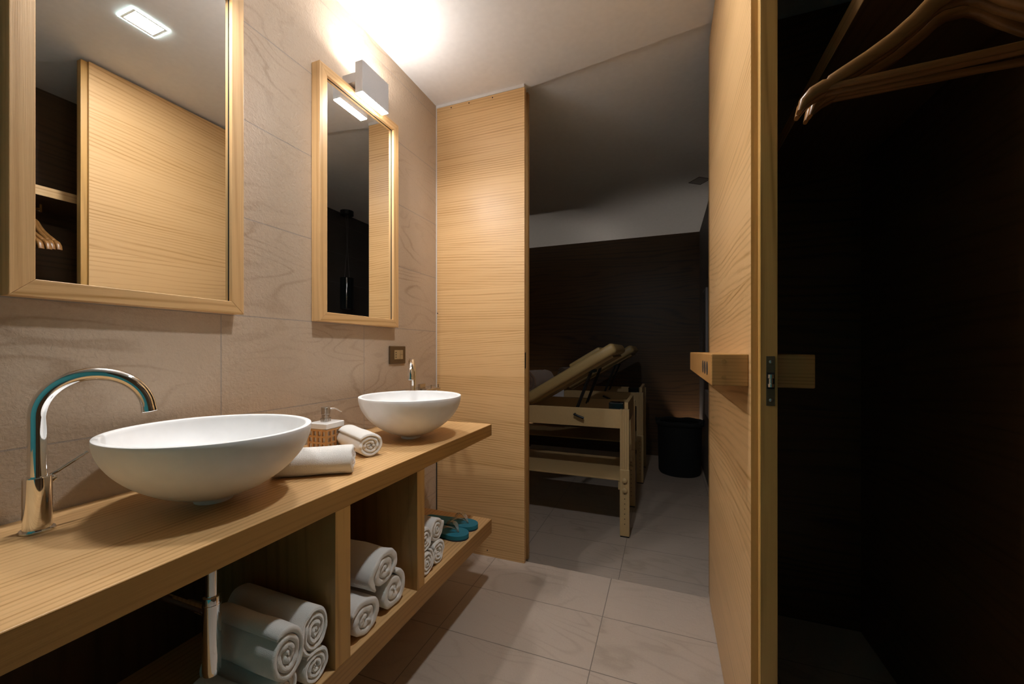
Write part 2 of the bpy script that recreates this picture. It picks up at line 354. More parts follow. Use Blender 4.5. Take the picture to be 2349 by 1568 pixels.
# ------------------------------------------------------------------ door, open flat towards the viewer
door = struct('door_1', box(BM(), 0.178, 0.1915, 1.015, 1.885, 0.006, 2.408, 0.0006), 'oak_door')
def dchild(name, bm, mat, label=None, smooth=False, par=None):
    o = obj(name, bm, mat, par or door, smooth)
    if label: o['label'] = label
    return o
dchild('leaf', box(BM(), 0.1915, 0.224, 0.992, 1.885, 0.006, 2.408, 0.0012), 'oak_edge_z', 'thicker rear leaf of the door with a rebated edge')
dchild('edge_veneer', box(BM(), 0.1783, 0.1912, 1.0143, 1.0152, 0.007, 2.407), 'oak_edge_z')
hb = dchild('handle', box(BM(), 0.1015, 0.178, 1.038, 1.870, 0.9938, 1.068, 0.0025), 'oak_handle', 'long oak bar handle with three round holes')
for y in (1.137, 1.197, 1.255):
    bm = BM(); bmesh.ops.create_cone(bm, cap_ends=True, segments=28, radius1=0.0175, radius2=0.0175, depth=0.0012)
    bmesh.ops.rotate(bm, matrix=Matrix.Rotation(PI / 2, 3, 'Y'), verts=bm.verts); bmesh.ops.translate(bm, vec=(0.1013, y, 1.0305), verts=bm.verts)
    dchild('finger_hole', bm, 'darkgap', None, True, hb)
for z in (1.0505, 1.0145):
    bm = BM(); bmesh.ops.create_cone(bm, cap_ends=True, segments=20, radius1=0.0052, radius2=0.0052, depth=0.001)
    bmesh.ops.rotate(bm, matrix=Matrix.Rotation(PI / 2, 3, 'X'), verts=bm.verts); bmesh.ops.translate(bm, vec=(0.1275, 1.0377, z), verts=bm.verts)
    dchild('plug', bm, 'oak_edge_shaded', None, True, hb)
dchild('handle', box(BM(), 0.224, 0.306, 1.045, 1.870, 0.9930, 1.067, 0.003), 'oak_handle', 'oak bar handle on the dark side of the door')
lp = dchild('latch_plate', box(BM(), 0.2025, 0.2185, 0.9905, 0.993, 0.958, 1.064, 0.0004), 'bronze', 'bronze roller latch plate')
bm = BM(); lathe(bm, [(0, 0.998), (0.0058, 0.998), (0.006, 1.005), (0.0042, 1.006), (0.0042, 1.016), (0.006, 1.017), (0.0058, 1.025), (0, 1.025)], 0.2108, 0.990, 20)
dchild('roller', bm, 'nickel', None, True, lp)
dchild('roller_slot', box(BM(), 0.2035, 0.2175, 0.9902, 0.9906, 0.994, 1.029, 0.0), 'darkgap', None, False, lp)
for z in (1.052, 0.970):
    bm = BM(); bmesh.ops.create_uvsphere(bm, u_segments=12, v_segments=6, radius=0.0035); bmesh.ops.scale(bm, vec=(1, .35, 1), verts=bm.verts)
    bmesh.ops.translate(bm, vec=(0.2108, 0.9904, z), verts=bm.verts); dchild('screw', bm, 'steel', None, True, lp)

# ------------------------------------------------------------------ wall mirrors
def mirror(y0, y1, label):
    z0, z1 = 1.180, 2.101; f = 0.034; xb, xf = WX + 0.001, -1.136
    t = thing('wall_mirror', label, 'mirror', (WX, (y0 + y1) / 2, z0), 0, 'oak framed mirrors over the basins')
    for ya, yb, s in ((y0, y0 + f, 1), (y1 - f, y1, -1)):
        poly = [(y0, z0), (y0 + f, z0 + f), (y0 + f, z1 - f), (y0, z1)] if s == 1 else [(y1, z0), (y1 - f, z0 + f), (y1 - f, z1 - f), (y1, z1)]
        obj('side_rail', prism(BM(), poly, 0, xb, xf), 'oak_z', t, bevel=0.0012)
    for poly in ([(y0, z0), (y1, z0), (y1 - f, z0 + f), (y0 + f, z0 + f)], [(y0, z1), (y1, z1), (y1 - f, z1 - f), (y0 + f, z1 - f)]):
        obj('cross_rail', prism(BM(), poly, 0, xb, xf), 'oak_y', t, bevel=0.0012)
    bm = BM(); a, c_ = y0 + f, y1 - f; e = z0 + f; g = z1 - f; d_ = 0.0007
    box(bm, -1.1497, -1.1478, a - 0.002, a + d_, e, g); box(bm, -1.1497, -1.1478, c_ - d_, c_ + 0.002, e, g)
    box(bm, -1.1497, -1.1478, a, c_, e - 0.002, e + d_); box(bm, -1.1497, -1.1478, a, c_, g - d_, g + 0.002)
    obj('shadow_gap', bm, 'darkgap', t)['label'] = 'thin dark strip painting in the shaded gap between frame and glass'  # dark strip stands in for shade in the gap
    obj('glass', box(BM(), -1.156, -1.150, y0 + f - 0.004, y1 - f + 0.004, z0 + f - 0.004, z1 - f + 0.004), 'mirror', t)['label'] = 'silvered mirror pane'
    return t
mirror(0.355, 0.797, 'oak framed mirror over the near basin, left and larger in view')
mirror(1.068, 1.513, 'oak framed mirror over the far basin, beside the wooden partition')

def wall_lamp(yc, label):
    t = thing('wall_lamp', label, 'lamp', (WX, yc, 2.064), 0, 'box shaped lamps above the mirrors')
    y0, y1 = yc - 0.077, yc + 0.077
    bm = BM()
    box(bm, -1.1125, -1.0770, y0, y1, 2.066, 2.186, 0.0006)
    obj('body', bm, 'grey', t)
    obj('arm', box(BM(), WX + 0.001, -1.1125, y0, y1, 2.110, 2.146), 'grey', t)
    obj('lower_diffuser', box(BM(), -1.1105, -1.0790, y0 + 0.002, y1 - 0.002, 2.0635, 2.066), 'down', t)['label'] = 'glowing white lower diffuser'
    obj('upper_diffuser', box(BM(), -1.1105, -1.0790, y0 + 0.002, y1 - 0.002, 2.186, 2.1875), 'up', t)['label'] = 'glowing white upper diffuser'
wall_lamp(1.291, 'grey box wall lamp lit above and below, over the far mirror')
wall_lamp(0.576, 'grey box wall lamp over the near mirror')

t = thing('ceiling_light', 'small square recessed ceiling light glowing bluish white', 'lamp', (-0.305, 0.985, CZ))
bm = BM()
for a in ((-0.357, -0.253, 0.923, 0.936), (-0.357, -0.253, 1.034, 1.047), (-0.357, -0.344, 0.936, 1.034), (-0.266, -0.253, 0.936, 1.034)): box(bm, *a, CZ - 0.004, CZ - 0.0005)
obj('frame', bm, 'ceramic', t)
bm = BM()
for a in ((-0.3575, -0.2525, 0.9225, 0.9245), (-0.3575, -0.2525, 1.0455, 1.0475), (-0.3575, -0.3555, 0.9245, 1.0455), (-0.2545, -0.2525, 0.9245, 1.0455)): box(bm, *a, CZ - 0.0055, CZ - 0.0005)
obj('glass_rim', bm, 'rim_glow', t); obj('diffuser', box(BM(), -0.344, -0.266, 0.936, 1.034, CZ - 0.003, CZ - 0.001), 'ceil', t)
# unlit recessed fitting in the far ceiling
t = thing('recessed_spot', 'unlit recessed spot with thin bright frame in the far room ceiling', 'lamp', (0.262, 3.53, FZ), math.radians(38))
bm = BM()
for a in ((-0.06, 0.06, -0.06, -0.055), (-0.06, 0.06, 0.055, 0.06), (-0.06, -0.055, -0.055, 0.055), (0.055, 0.06, -0.055, 0.055)): box(bm, *a, -0.003, -0.0003)
obj('frame', bm, 'nickel', t, world=False); obj('cover', box(BM(), -0.055, 0.055, -0.055, 0.055, -0.002, -0.0005), 'greybox', t, world=False)

# ------------------------------------------------------------------ vanity worktop and open shelf
TZ = 0.745; XF = -0.7285; YE = 1.6385
wt = obj('worktop', box(BM(), WX + 0.001, XF, -0.55, YE, TZ - 0.051, TZ, 0.0012), 'oak_y', None)
tag(wt, 'long oak worktop carrying both basins along the stone wall', 'worktop')
fe = obj('front_edge', box(BM(), XF - 0.001, XF + 0.0012, -0.55, YE, TZ - 0.0505, TZ - 0.0012), 'oak_edge_shaded', None); fe.parent = wt
vs = thing('vanity_shelf', 'oak open shelf unit hanging under the worktop and holding towels', 'shelf', (WX, 0.5, 0.254))
SZ = 0.319
obj('bottom_shelf', box(BM(), WX + 0.001, XF, -0.55, YE, 0.254, SZ, 0.001), 'oak_y', vs)
obj('front_edge', box(BM(), XF - 0.001, XF + 0.0012, -0.55, YE, 0.2555, SZ - 0.0012), 'oak_edge_shaded', vs)
for y0, y1 in ((0.730, 0.778), (1.064, 1.1035)):
    dv = obj('divider', box(BM(), WX + 0.001, XF - 0.0008, y0, y1, SZ, TZ - 0.051, 0.0006), 'oak_dark', vs)
    obj('front_edge', box(BM(), XF - 0.0008, XF + 0.0008, y0, y1, SZ, TZ - 0.051), 'oak_edge_z', dv)  # darker oak paints in the shade on the divider front
obj('back_shade_panel', box(BM(), WX + 0.001, WX + 0.012, -0.55, 1.064, SZ, TZ - 0.051), 'walnut_z', vs)  # dark sheet put in for the shade at the back of the bays

# ------------------------------------------------------------------ basins
def basin(x, y, ov, label):
    t = thing('vessel_basin', label, 'basin', (x, y, TZ), 0, 'white vessel basins on the worktop')
    R, zr, zf = 0.2015, 0.160, 0.0055; prof = []
    prof.append((0.0, zf + 0.002))
    n = 30
    for i in range(1, n + 1):
        s = i / n; r = R * math.sin(s * PI / 2) ** 0.9; z = zf + (zr - 0.002 - zf) * (1 - math.cos(s * PI / 2)) ** 0.81
        prof.append((r, z))
    prof.append((R - 0.0006, zr - 0.0006)); prof.append((R - 0.002, zr)); prof.append((R - 0.0105, zr)); prof.append((R - 0.0125, zr - 0.001))
    for i in range(n, 0, -1):
        s = i / n; r = (R - 0.0135) * math.sin(s * PI / 2) ** 0.95; z = zf + 0.014 + (zr - 0.003 - zf - 0.014) * (1 - math.cos(s * PI / 2)) ** 0.82
        prof.append((r, z))
    prof.append((0.0, zf + 0.014))
    bm = lathe(BM(), prof, 0, 0, 96)
    bmesh.ops.scale(bm, vec=(*ov, 1), verts=bm.verts)
    obj('bowl', bm, 'solid', t, True, world=False)
    obj('foot', lathe(BM(), [(0, 0), (0.0355, 0), (0.0365, 0.002), (0.0365, 0.009), (0, 0.009)], 0, 0, 48), 'solid', t, True, world=False)
    obj('drain', lathe(BM(), [(0.0, zf + 0.017), (0.020, zf + 0.017), (0.022, zf + 0.0155), (0.022, zf + 0.0145)], 0, 0, 32), 'chrome', t, True, world=False)
    return t
basin(-0.938, 0.590, (1.0, 0.935), 'white vessel basin in front, left, beneath the nearer tall tap')
basin(-0.905, 1.280, (0.95, 0.915), 'white vessel basin at the far end of the worktop, near the partition')

def tap(x, y, d, lev, label):
    """d: spout direction in plan, lev: lever direction in plan."""
    t = thing('tap', label, 'tap', (x, y, TZ), 0, 'tall chrome swan neck taps')
    d = Vector((d[0], d[1], 0)).normalized(); lv = Vector((lev[0], lev[1], 0)).normalized()
    obj('base', lathe(BM(), [(0, 0), (0.0225, 0), (0.0235, 0.001), (0.0235, 0.003), (0.0225, 0.0045), (0.0185, 0.005)], 0, 0, 40), 'chrome', t, True, world=False)
    obj('body', lathe(BM(), [(0.0188, 0.004), (0.0188, 0.0985), (0.0180, 0.1), (0.0, 0.1)], 0, 0, 40), 'chrome', t, True, world=False)
    pts = [Vector((0, 0, 0.098))]; r = 0.0765; zc = 0.2095
    pts += [Vector((0, 0, 0.098 + (zc - 0.098) * k / 6)) for k in range(1, 6)]
    for k in range(0, 31):
        a = PI * k / 30 * 0.97
        pts.append(d * (r - r * math.cos(a)) + Vector((0, 0, zc + r * math.sin(a))))
    obj('spout', tube(BM(), pts, 0.0126, 28), 'chrome', t, True, world=False)
    e = pts[-1]; tt = (pts[-1] - pts[-2]).normalized()
    obj('aerator', tube(BM(), [e - tt * 0.001, e + tt * 0.002, e + tt * 0.010, e + tt * 0.011], [0.0127, 0.0131, 0.0131, 0.0120], 24), 'chrome', t, True, world=False)
    p0 = lv * 0.012 + Vector((0, 0, 0.096))
    lvr = obj('lever', tube(BM(), [p0, p0 + lv * 0.012 + Vector((0, 0, 0.006)), p0 + lv * 0.055 + Vector((0, 0, 0.034))], [0.0034, 0.0032, 0.0032], 14), 'chrome', t, True, world=False)
    hub = obj('lever_hub', tube(BM(), [lv * 0.008 + Vector((0, 0, 0.085)), lv * 0.021 + Vector((0, 0, 0.094)), lv * 0.023 + Vector((0, 0, 0.096))], [0.009, 0.0065, 0.004], 20), 'chrome', t, True, world=False)
    return t
tap(-1.078, 0.371, (0.55, 0.835), (0.05, 1.0), 'tall chrome swan neck tap at the left end, beside the near basin')
tap(-1.078, 1.540, (0.53, -0.85), (0.05, -1.0), 'chrome swan neck tap rising behind the far basin')

# ------------------------------------------------------------------ soap dispenser
t = thing('soap_dispenser', 'square white soap dispenser in a bamboo lattice sleeve with steel pump', 'soap dispenser', (-1.080, 1.0445, TZ), math.radians(2))
hw = 0.0385
obj('bottle', box(BM(), -0.033, 0.033, -0.037, 0.037, 0.001, 0.070, 0.002), 'ceramic', t, world=False)
obj('shoulder', box(BM(), -hw, hw, -0.0415, 0.0415, 0.0685, 0.0885, 0.003, 3), 'ceramic', t, world=False)['label'] = 'glossy white ceramic shoulder block'
bm = BM(); a = hw + 0.001; c = 0.0425
nz = 3
for i in range(nz + 1):
    z = 0.003 + i * 0.0208; 
    for (x0, x1, y0, y1) in ((-a, a, -c, -c + 0.005), (-a, a, c - 0.005, c), (-a, -a + 0.005, -c, c), (a - 0.005, a, -c, c)): box(bm, x0, x1, y0, y1, z - 0.003, z + 0.003)
for k in range(5):
    u = -1 + k * 0.5; xx = u * (a - 0.003); yy = u * (c - 0.003)
    box(bm, xx - 0.003, xx + 0.003, -c - 0.0003, -c + 0.0047, 0, 0.068); box(bm, xx - 0.003, xx + 0.003, c - 0.0047, c + 0.0003, 0, 0.068)
    box(bm, -a - 0.0003, -a + 0.0047, yy - 0.003, yy + 0.003, 0, 0.068); box(bm, a - 0.0047, a + 0.0003, yy - 0.003, yy + 0.003, 0, 0.068)
obj('lattice_sleeve', bm, 'basket', t, world=False)['label'] = 'bamboo lattice sleeve'
px_, py_ = -0.004, 0.0
bm = lathe(BM(), [(0.0, 0.0885), (0.0165, 0.0885), (0.0165, 0.100), (0.0150, 0.1005), (0.0125, 0.101), (0.0125, 0.113), (0.0142, 0.1145), (0.0148, 0.136), (0.0140, 0.1375), (0, 0.1375)], px_, py_, 32)
pm = obj('pump', bm, 'steel', t, True, world=False)
q = Vector((0.55, 0.83, 0)).normalized(); p0 = Vector((px_, py_, 0.130))
bm = tube(BM(), [p0 + q * 0.01, p0 + q * 0.028 + Vector((0, 0, 0.0005)), p0 + q * 0.036 + Vector((0, 0, -0.002)), p0 + q * 0.046 + Vector((0, 0, -0.010)), p0 + q * 0.052 + Vector((0, 0, -0.013))], [0.0028, 0.0026, 0.0024, 0.0022, 0.0018], 12)
nz_ = obj('nozzle', bm, 'steel', t, True, world=False)

# ------------------------------------------------------------------ rolled towels
def roll_mesh(L_, r, turns=3.6, seed=0, sx=1.0, sz=1.0, tilt=0.0, core=0.0, bumpy=0.0025, start=0.0, naxial=9, dirn=1):
    bm = BM(); pitch = r / (turns + 0.12); th = pitch * 0.93; nt_ = int(turns * 34); R0 = pitch * 0.10
    rnd = random.Random(seed); off = Vector((seed * 3.7, seed * 1.3, 0))
    axial = [L_ * k / naxial for k in range(naxial + 1)]
    rings = []
    for i in range(nt_ + 1):
        a = 2 * PI * turns * i / nt_; rho = R0 + pitch * a / (2 * PI)
        edge = min(1.0, i / 4 + 0.35, (nt_ - i) / 3 + 0.35)
        h = th / 2 * edge
        nz0 = noise.noise(Vector((math.cos(a) * 2, math.sin(a) * 2, rho * 30)) + off)
        y0 = 0.004 * nz0 + core * (1 - rho / r); y1 = L_ + 0.004 * noise.noise(Vector((a, 5, 1)) + off)
        sec = []
        c = min(h, 0.006)
        for k in range(6): an = PI / 2 * (k / 5); sec.append((h - c + c * math.sin(an), y0 + c - c * math.cos(an)))
        for y in axial[1:-1]: sec.append((h, y))
        for k in range(6): an = PI / 2 * (k / 5); sec.append((h - c + c * math.cos(an), y1 - c + c * math.sin(an)))
        for k in range(6): an = PI / 2 * (k / 5); sec.append((-(h - c) - c * math.sin(an), y1 - c + c * math.cos(an)))
        for y in reversed(axial[1:-1]): sec.append((-h, y))
        for k in range(6): an = PI / 2 * (k / 5); sec.append((-(h - c) - c * math.cos(an), y0 + c - c * math.sin(an)))
        ring = []
        aa = start + dirn * a
        for (dr, y) in sec:
            rr = rho + dr
            nn = noise.noise(Vector((math.cos(aa) * rr * 28, y * 16, math.sin(aa) * rr * 28)) + off)
            rr += bumpy * nn * min(1, rho / r + 0.3)
            x = rr * math.cos(aa) * sx; z = rr * math.sin(aa) * sz
            xr = x * math.cos(tilt) - z * math.sin(tilt); zr = x * math.sin(tilt) + z * math.cos(tilt)
            ring.append(bm.verts.new((xr, y, zr)))
        rings.append(ring)
    n = len(rings[0])
    for a, c in zip(rings, rings[1:]):
        for i in range(n): bm.faces.new((a[i], a[(i + 1) % n], c[(i + 1) % n], c[i]))
    bm.faces.new(rings[0][::-1]); bm.faces.new(rings[-1])
    lo = min(v.co.z for v in bm.verts)
    return bm, lo
def towel(end, ang, L_, r, label, group, mat='towel', **kw):
    """end = centre of the visible end (x, y); ang: plan direction the roll runs away in; rests at z=end[2] bottom."""
    bm, lo = roll_mesh(L_, r, **kw)
    bmesh.ops.translate(bm, vec=(0, 0, -lo), verts=bm.verts)
    o = obj('rolled_towel', bm, mat, None, 'all'); o.location = end; o.rotation_euler = (0, 0, ang - PI / 2)
    return tag(o, label, 'towel', group)
G1 = 'rolled white towels on the worktop'
towel((-0.800, 0.868, TZ), math.radians(180 + 36), 0.20, 0.0385, 'rolled white towel lying sideways on the worktop beside the near basin', G1, seed=3, turns=3.3, sx=1.12, sz=0.92, start=2.6, bumpy=0.003)
towel((-0.852, 0.995, TZ), math.radians(153), 0.195, 0.037, 'rolled white towel on the worktop with its spiral end towards the front', G1, seed=5, turns=3.25, sx=1.1, sz=0.98, start=0.9, bumpy=0.0025, core=0.004)
G2 = 'rolled white towels under the worktop'
PX = PI  # rolls run towards the wall (-x)
def shelf_towel(y, z, r, label, x=-0.742, L_=0.30, **kw):
    return towel((x, y, z), PI, L_, r, label, G2, **kw)
# bay beside the drain pipe
shelf_towel(0.688, SZ, 0.037, 'rolled towel at the bottom right of the leftmost stack, against the divider', seed=11, turns=3.2, start=1.0, L_=0.23)
shelf_towel(0.616, SZ, 0.035, 'rolled towel at the bottom middle of the leftmost stack', seed=12, turns=3.4, start=2.0, x=-0.752, L_=0.22)
shelf_towel(0.547, SZ, 0.034, 'rolled towel at the bottom left of the leftmost stack, under the drain', seed=13, turns=3.0, start=2.0, x=-0.775, L_=0.14)
shelf_towel(0.687, SZ + 0.068, 0.047, 'rolled towel on top right of the leftmost stack', seed=14, turns=3.6, start=0.6, sx=0.84, sz=1.12, x=-0.742, L_=0.25)
shelf_towel(0.609, SZ + 0.066, 0.049, 'large rolled towel on top left of the leftmost stack, nearest the drain', seed=15, turns=3.3, start=0.2, sx=0.84, sz=1.14, x=-0.734, tilt=0.12, L_=0.21)
# middle bay
shelf_towel(0.848, SZ, 0.051, 'plump folded roll at the bottom left of the middle stack', seed=21, turns=2.3, start=0.8, sx=1.05, sz=0.92, x=-0.742, tilt=-0.1, bumpy=0.005)
shelf_towel(0.972, SZ, 0.051, 'plump folded roll at the bottom right of the middle stack', seed=22, turns=2.2, start=0.2, sx=1.05, sz=0.98, x=-0.745, bumpy=0.005)
shelf_towel(0.930, SZ + 0.091, 0.054, 'plump folded roll on top of the middle stack', seed=23, turns=2.5, start=0.5, sx=1.1, sz=0.92, x=-0.742, tilt=0.35, bumpy=0.005)
# bay beside the flip flops
shelf_towel(1.150, SZ, 0.041, 'rolled towel at the bottom left of the stack behind the right divider', seed=31, turns=3.2, x=-0.745)
shelf_towel(1.228, SZ, 0.041, 'rolled towel at the bottom right of the stack beside the flip flops', seed=32, turns=3.2, start=1.2, x=-0.750)
shelf_towel(1.146, SZ + 0.079, 0.041, 'rolled towel on top left of the stack behind the right divider', seed=33, turns=3.2, start=2.2, x=-0.750)
shelf_towel(1.228, SZ + 0.079, 0.042, 'rolled towel on top right of the stack beside the flip flops', seed=34, turns=3.0, start=0.3, x=-0.755)

# ------------------------------------------------------------------ flip flops
def flip(yc, x_toe, rz, label):
    t = thing('flip_flop', label, 'shoe', (x_toe, yc, SZ), rz, 'pair of teal flip flops')
    # outline, toe at x=0 running to -0.255
    Lf = 0.255; pts = []
    def half(s):  # s 0 toe .. 1 heel
        return 0.043 * (max(0, 1 - ((0.22 - s) / 0.22) ** 2) ** 0.5 if s < 0.22 else 1 - 0.24 * math.sin((s - 0.22) / 0.78 * PI * 0.62)) * (1 if s < 0.9 else max(0, 1 - ((s - 0.9) / 0.1) ** 2) ** 0.5)
    n = 40
    ss = [(1 - math.cos(PI * i / n)) / 2 for i in range(n + 1)]
    up = [(-Lf * s, half(s)) for s in ss]; dn = [(-Lf * s, -half(s)) for s in reversed(ss[1:-1])]
    poly = up + dn
    obj('sole', prism(BM(), poly, 2, 0.005, 0.021), 'foam', t, world=False, bevel=0.001)
    obj('outsole', prism(BM(), [(x * 0.995, y * 0.985) for x, y in poly], 2, 0.0, 0.005), 'foam_dark', t, world=False)
    for s in (1, -1):
        pp = []; se = []
        for k in range(13):
            u = k / 12; x = -0.045 - 0.075 * u; y = s * (0.002 + 0.034 * math.sin(u * PI / 2)); z = 0.022 + 0.025 * math.sin(u * PI) ** 0.7 if 0 < u < 1 else 0.021
            pp.append((x, y, z)); se.append((0.002 + 0.009 * math.sin(u * PI) + 0.003 * u, 0.0011))
        obj('strap', sweep(BM(), pp, se, (1, 0.3 * s, 0), 10), 'glassy', t, True, world=False)['label'] = 'clear plastic strap'
    obj('toe_post', tube(BM(), [(-0.046, 0, 0.018), (-0.045, 0, 0.030)], 0.0022, 10), 'glassy', t, True, world=False)
    obj('post_hole', lathe(BM(), [(0, 0.0213), (0.0035, 0.0213), (0.0035, 0.0208)], -0.043, 0.0, 14), 'darkgap', t, world=False)
flip(1.428, -0.738, math.radians(-2), 'teal flip flop on the low shelf, the nearer of the pair beside the towels')
flip(1.522, -0.741, math.radians(3), 'teal flip flop on the low shelf, the farther one next to the wooden partition')

# ------------------------------------------------------------------ plumbing under the near basin
t = thing('bottle_trap', 'polished chrome bottle trap under the near basin beside the stacked towels', 'drain pipe', (-0.850, 0.531, 0.427))
obj('inlet_tube', tube(BM(), [(-0.850, 0.531, 0.694), (-0.850, 0.531, 0.58)], 0.0105, 28), 'chrome', t, True)
obj('collar', lathe(BM(), [(0.0105, 0.585), (0.0150, 0.584), (0.0156, 0.580), (0.0156, 0.570), (0.0162, 0.569), (0.0162, 0.567), (0.0, 0.567)], -0.850, 0.531, 36), 'chrome', t, True)
obj('bottle', lathe(BM(), [(0, 0.567), (0.0159, 0.567), (0.0159, 0.437), (0.0145, 0.429), (0.0, 0.427)], -0.850, 0.531, 36), 'chrome', t, True)
obj('outlet_arm', tube(BM(), [(-0.865, 0.531, 0.55), (-1.00, 0.531, 0.55), (-1.163, 0.531, 0.55)], 0.010, 20), 'chrome', t, True)
t = thing('angle_valve', 'small chrome angle valve with hose under the worktop, left of the drain pipe', 'valve', (-1.163, 0.56, 0.50))
obj('body', tube(BM(), [(-1.163, 0.555, 0.545), (-1.12, 0.555, 0.545), (-1.112, 0.555, 0.545)], [0.010, 0.008, 0.012], 18), 'chrome', t, True)
pts = [(-1.12 + 0.01 * math.sin(k / 3), 0.555 - 0.16 * (k / 14) ** 1.3, 0.553 + 0.135 * (k / 14)) for k in range(15)]
obj('hose', tube(BM(), pts, 0.005, 12), 'steel', t, True)

# ------------------------------------------------------------------ socket and towel hook on the tiled wall
t = thing('wall_socket', 'bronze socket and switch plate on the stone wall above the far basin', 'socket', (WX, 1.55, 1.055))
xs = WX
obj('plate', box(BM(), xs + 0.0005, xs + 0.009, 1.492, 1.609, 1.014, 1.096, 0.003, 3), 'bronze', t)
obj('socket_module', box(BM(), xs + 0.009, xs + 0.0102, 1.5225, 1.5635, 1.0345, 1.0775, 0.0005), 'bronze_insert', t)
for z0, z1 in ((1.0345, 1.0555), (1.0565, 1.0775)):
    obj('switch_button', box(BM(), xs + 0.009, xs + 0.0106, 1.5645, 1.5865, z0, z1, 0.0006), 'bronze_insert', t)
for z in (1.0665, 1.0555, 1.0445):
    obj('socket_hole', tube(BM(), [(xs + 0.0100, 1.5335, z), (xs + 0.0106, 1.5335, z)], 0.0029, 14), 'darkgap', t)
t = thing('robe_hook', 'chrome double hook rail on the stone wall behind the far basin', 'hook', (WX, 1.75, 0.88))
obj('wall_plate', box(BM(), WX + 0.0005, WX + 0.012, 1.722, 1.775, 0.866, 0.904, 0.001), 'nickel', t)
obj('arm', box(BM(), WX + 0.012, WX + 0.045, 1.735, 1.762, 0.866, 0.880, 0.001), 'nickel', t)
obj('bar', tube(BM(), [(WX + 0.045, 1.725, 0.874), (WX + 0.050, 1.850, 0.874)], 0.0065, 16), 'nickel', t, True)
for y in (1.772, 1.842): obj('peg', tube(BM(), [(WX + 0.048, y, 0.876), (WX + 0.048, y, 0.897)], 0.003, 12), 'nickel', t, True)

# ------------------------------------------------------------------ wardrobe on the right
wd = thing('wardrobe', 'dark walnut open wardrobe with oak shelf behind the door', 'wardrobe', (0.54, 0.45, 0.0))
obj('light_block_panel', box(BM(), 0.36, 0.699, 0.425, 0.450, 0.0, CZ - 0.001), 'walnut_z', wd)  # unseen panel, added to block light and darken the wardrobe
obj('shelf', box(BM(), 0.379, 0.699, 0.450, PY - 0.001, 1.789, 1.833, 0.001), 'walnut_y', wd)  # dark walnut body stands in for shade under the oak shelf
obj('shelf_front', box(BM(), 0.3775, 0.379, 0.450, PY - 0.001, 1.789, 1.833), 'oak_y', wd)['label'] = 'light oak front edge of the shelf'
rl = obj('rail', tube(BM(), [(0.470, 0.450, 1.745), (0.470, 0.962, 1.745)], 0.010, 20), 'chrome', wd, True)
obj('rail_bracket', box(BM(), 0.462, 0.478, 0.958, 0.966, 1.731, 1.789), 'chrome', wd)

def hanger_first():
    t = thing('coat_hanger', '', 'hanger', (0, 0, 0), 0, 'wooden hangers on the wardrobe rail')
    P = [(0.0, -0.001), (0.016, -0.002), (0.034, -0.013), (0.055, -0.034), (0.085, -0.058), (0.120, -0.079), (0.155, -0.097), (0.172, -0.106), (0.176, -0.110), (0.182, -0.112), (0.200, -0.120), (0.214, -0.134), (0.221, -0.151)]
    S = [(0.0075, 0.016), (0.0075, 0.0155), (0.008, 0.0145), (0.008, 0.0135), (0.008, 0.0125), (0.009, 0.0115), (0.0092, 0.011), (0.0093, 0.0105), (0.0093, 0.0085), (0.0095, 0.011), (0.0098, 0.0105), (0.0098, 0.008), (0.0095, 0.0035)]
    P2 = [(-x, 0, z - 0.012) for x, z in reversed(P)] + [(x, 0, z - 0.012) for x, z in P[1:]]
    S2 = list(reversed(S)) + S[1:]
    obj('shoulders', sweep(BM(), P2, S2, (0, 1, 0), 16), 'hanger', t, True, world=False)
    obj('trouser_bar', tube(BM(), [(-0.185, 0, -0.128), (0.185, 0, -0.128)], 0.0062, 14), 'hanger', t, True, world=False)
    pts = [(0, 0, -0.002), (0, 0, 0.016)]
    for k in range(13):
        a = -PI / 2 - 0.9 + k / 12 * (2 * PI * 0.68)
        pts.append((0.0155 * math.cos(-a + PI), 0, 0.0495 - 0.0155 * math.sin(-a + PI)))
    pts = [(0, 0, -0.002), (0, 0, 0.018), (-0.004, 0, 0.026)] + [(0.0165 * math.cos(math.radians(d)), 0, 0.050 + 0.0165 * math.sin(math.radians(d))) for d in range(235, 0, -15)] 
    obj('hook', tube(BM(), pts, 0.0019, 12), 'chrome', t, True, world=False)['label'] = 'chrome wire hook'
    return t
h0 = hanger_first(); labels = ['wooden hanger at the front end of the rail, nearest the door', 'wooden hanger second from the end of the rail', 'wooden hanger third from the end of the rail', 'wooden hanger fourth from the end of the rail, lowest in the row']
for i, (tx, ty, tz, rz) in enumerate(((0.262, 0.951, 1.531, -2), (0.262, 0.929, 1.529, 2), (0.236, 0.909, 1.521, -4), (0.233, 0.884, 1.519, -3))):
    a = math.radians(rz); loc = (tx + 0.221 * math.cos(a), ty + 0.221 * math.sin(a), tz + 0.163)
    if i == 0: h0.location = loc; h0.rotation_euler = (0, 0, a); h0['label'] = labels[0]; 
    else: dup(h0, loc, a, labels[i])

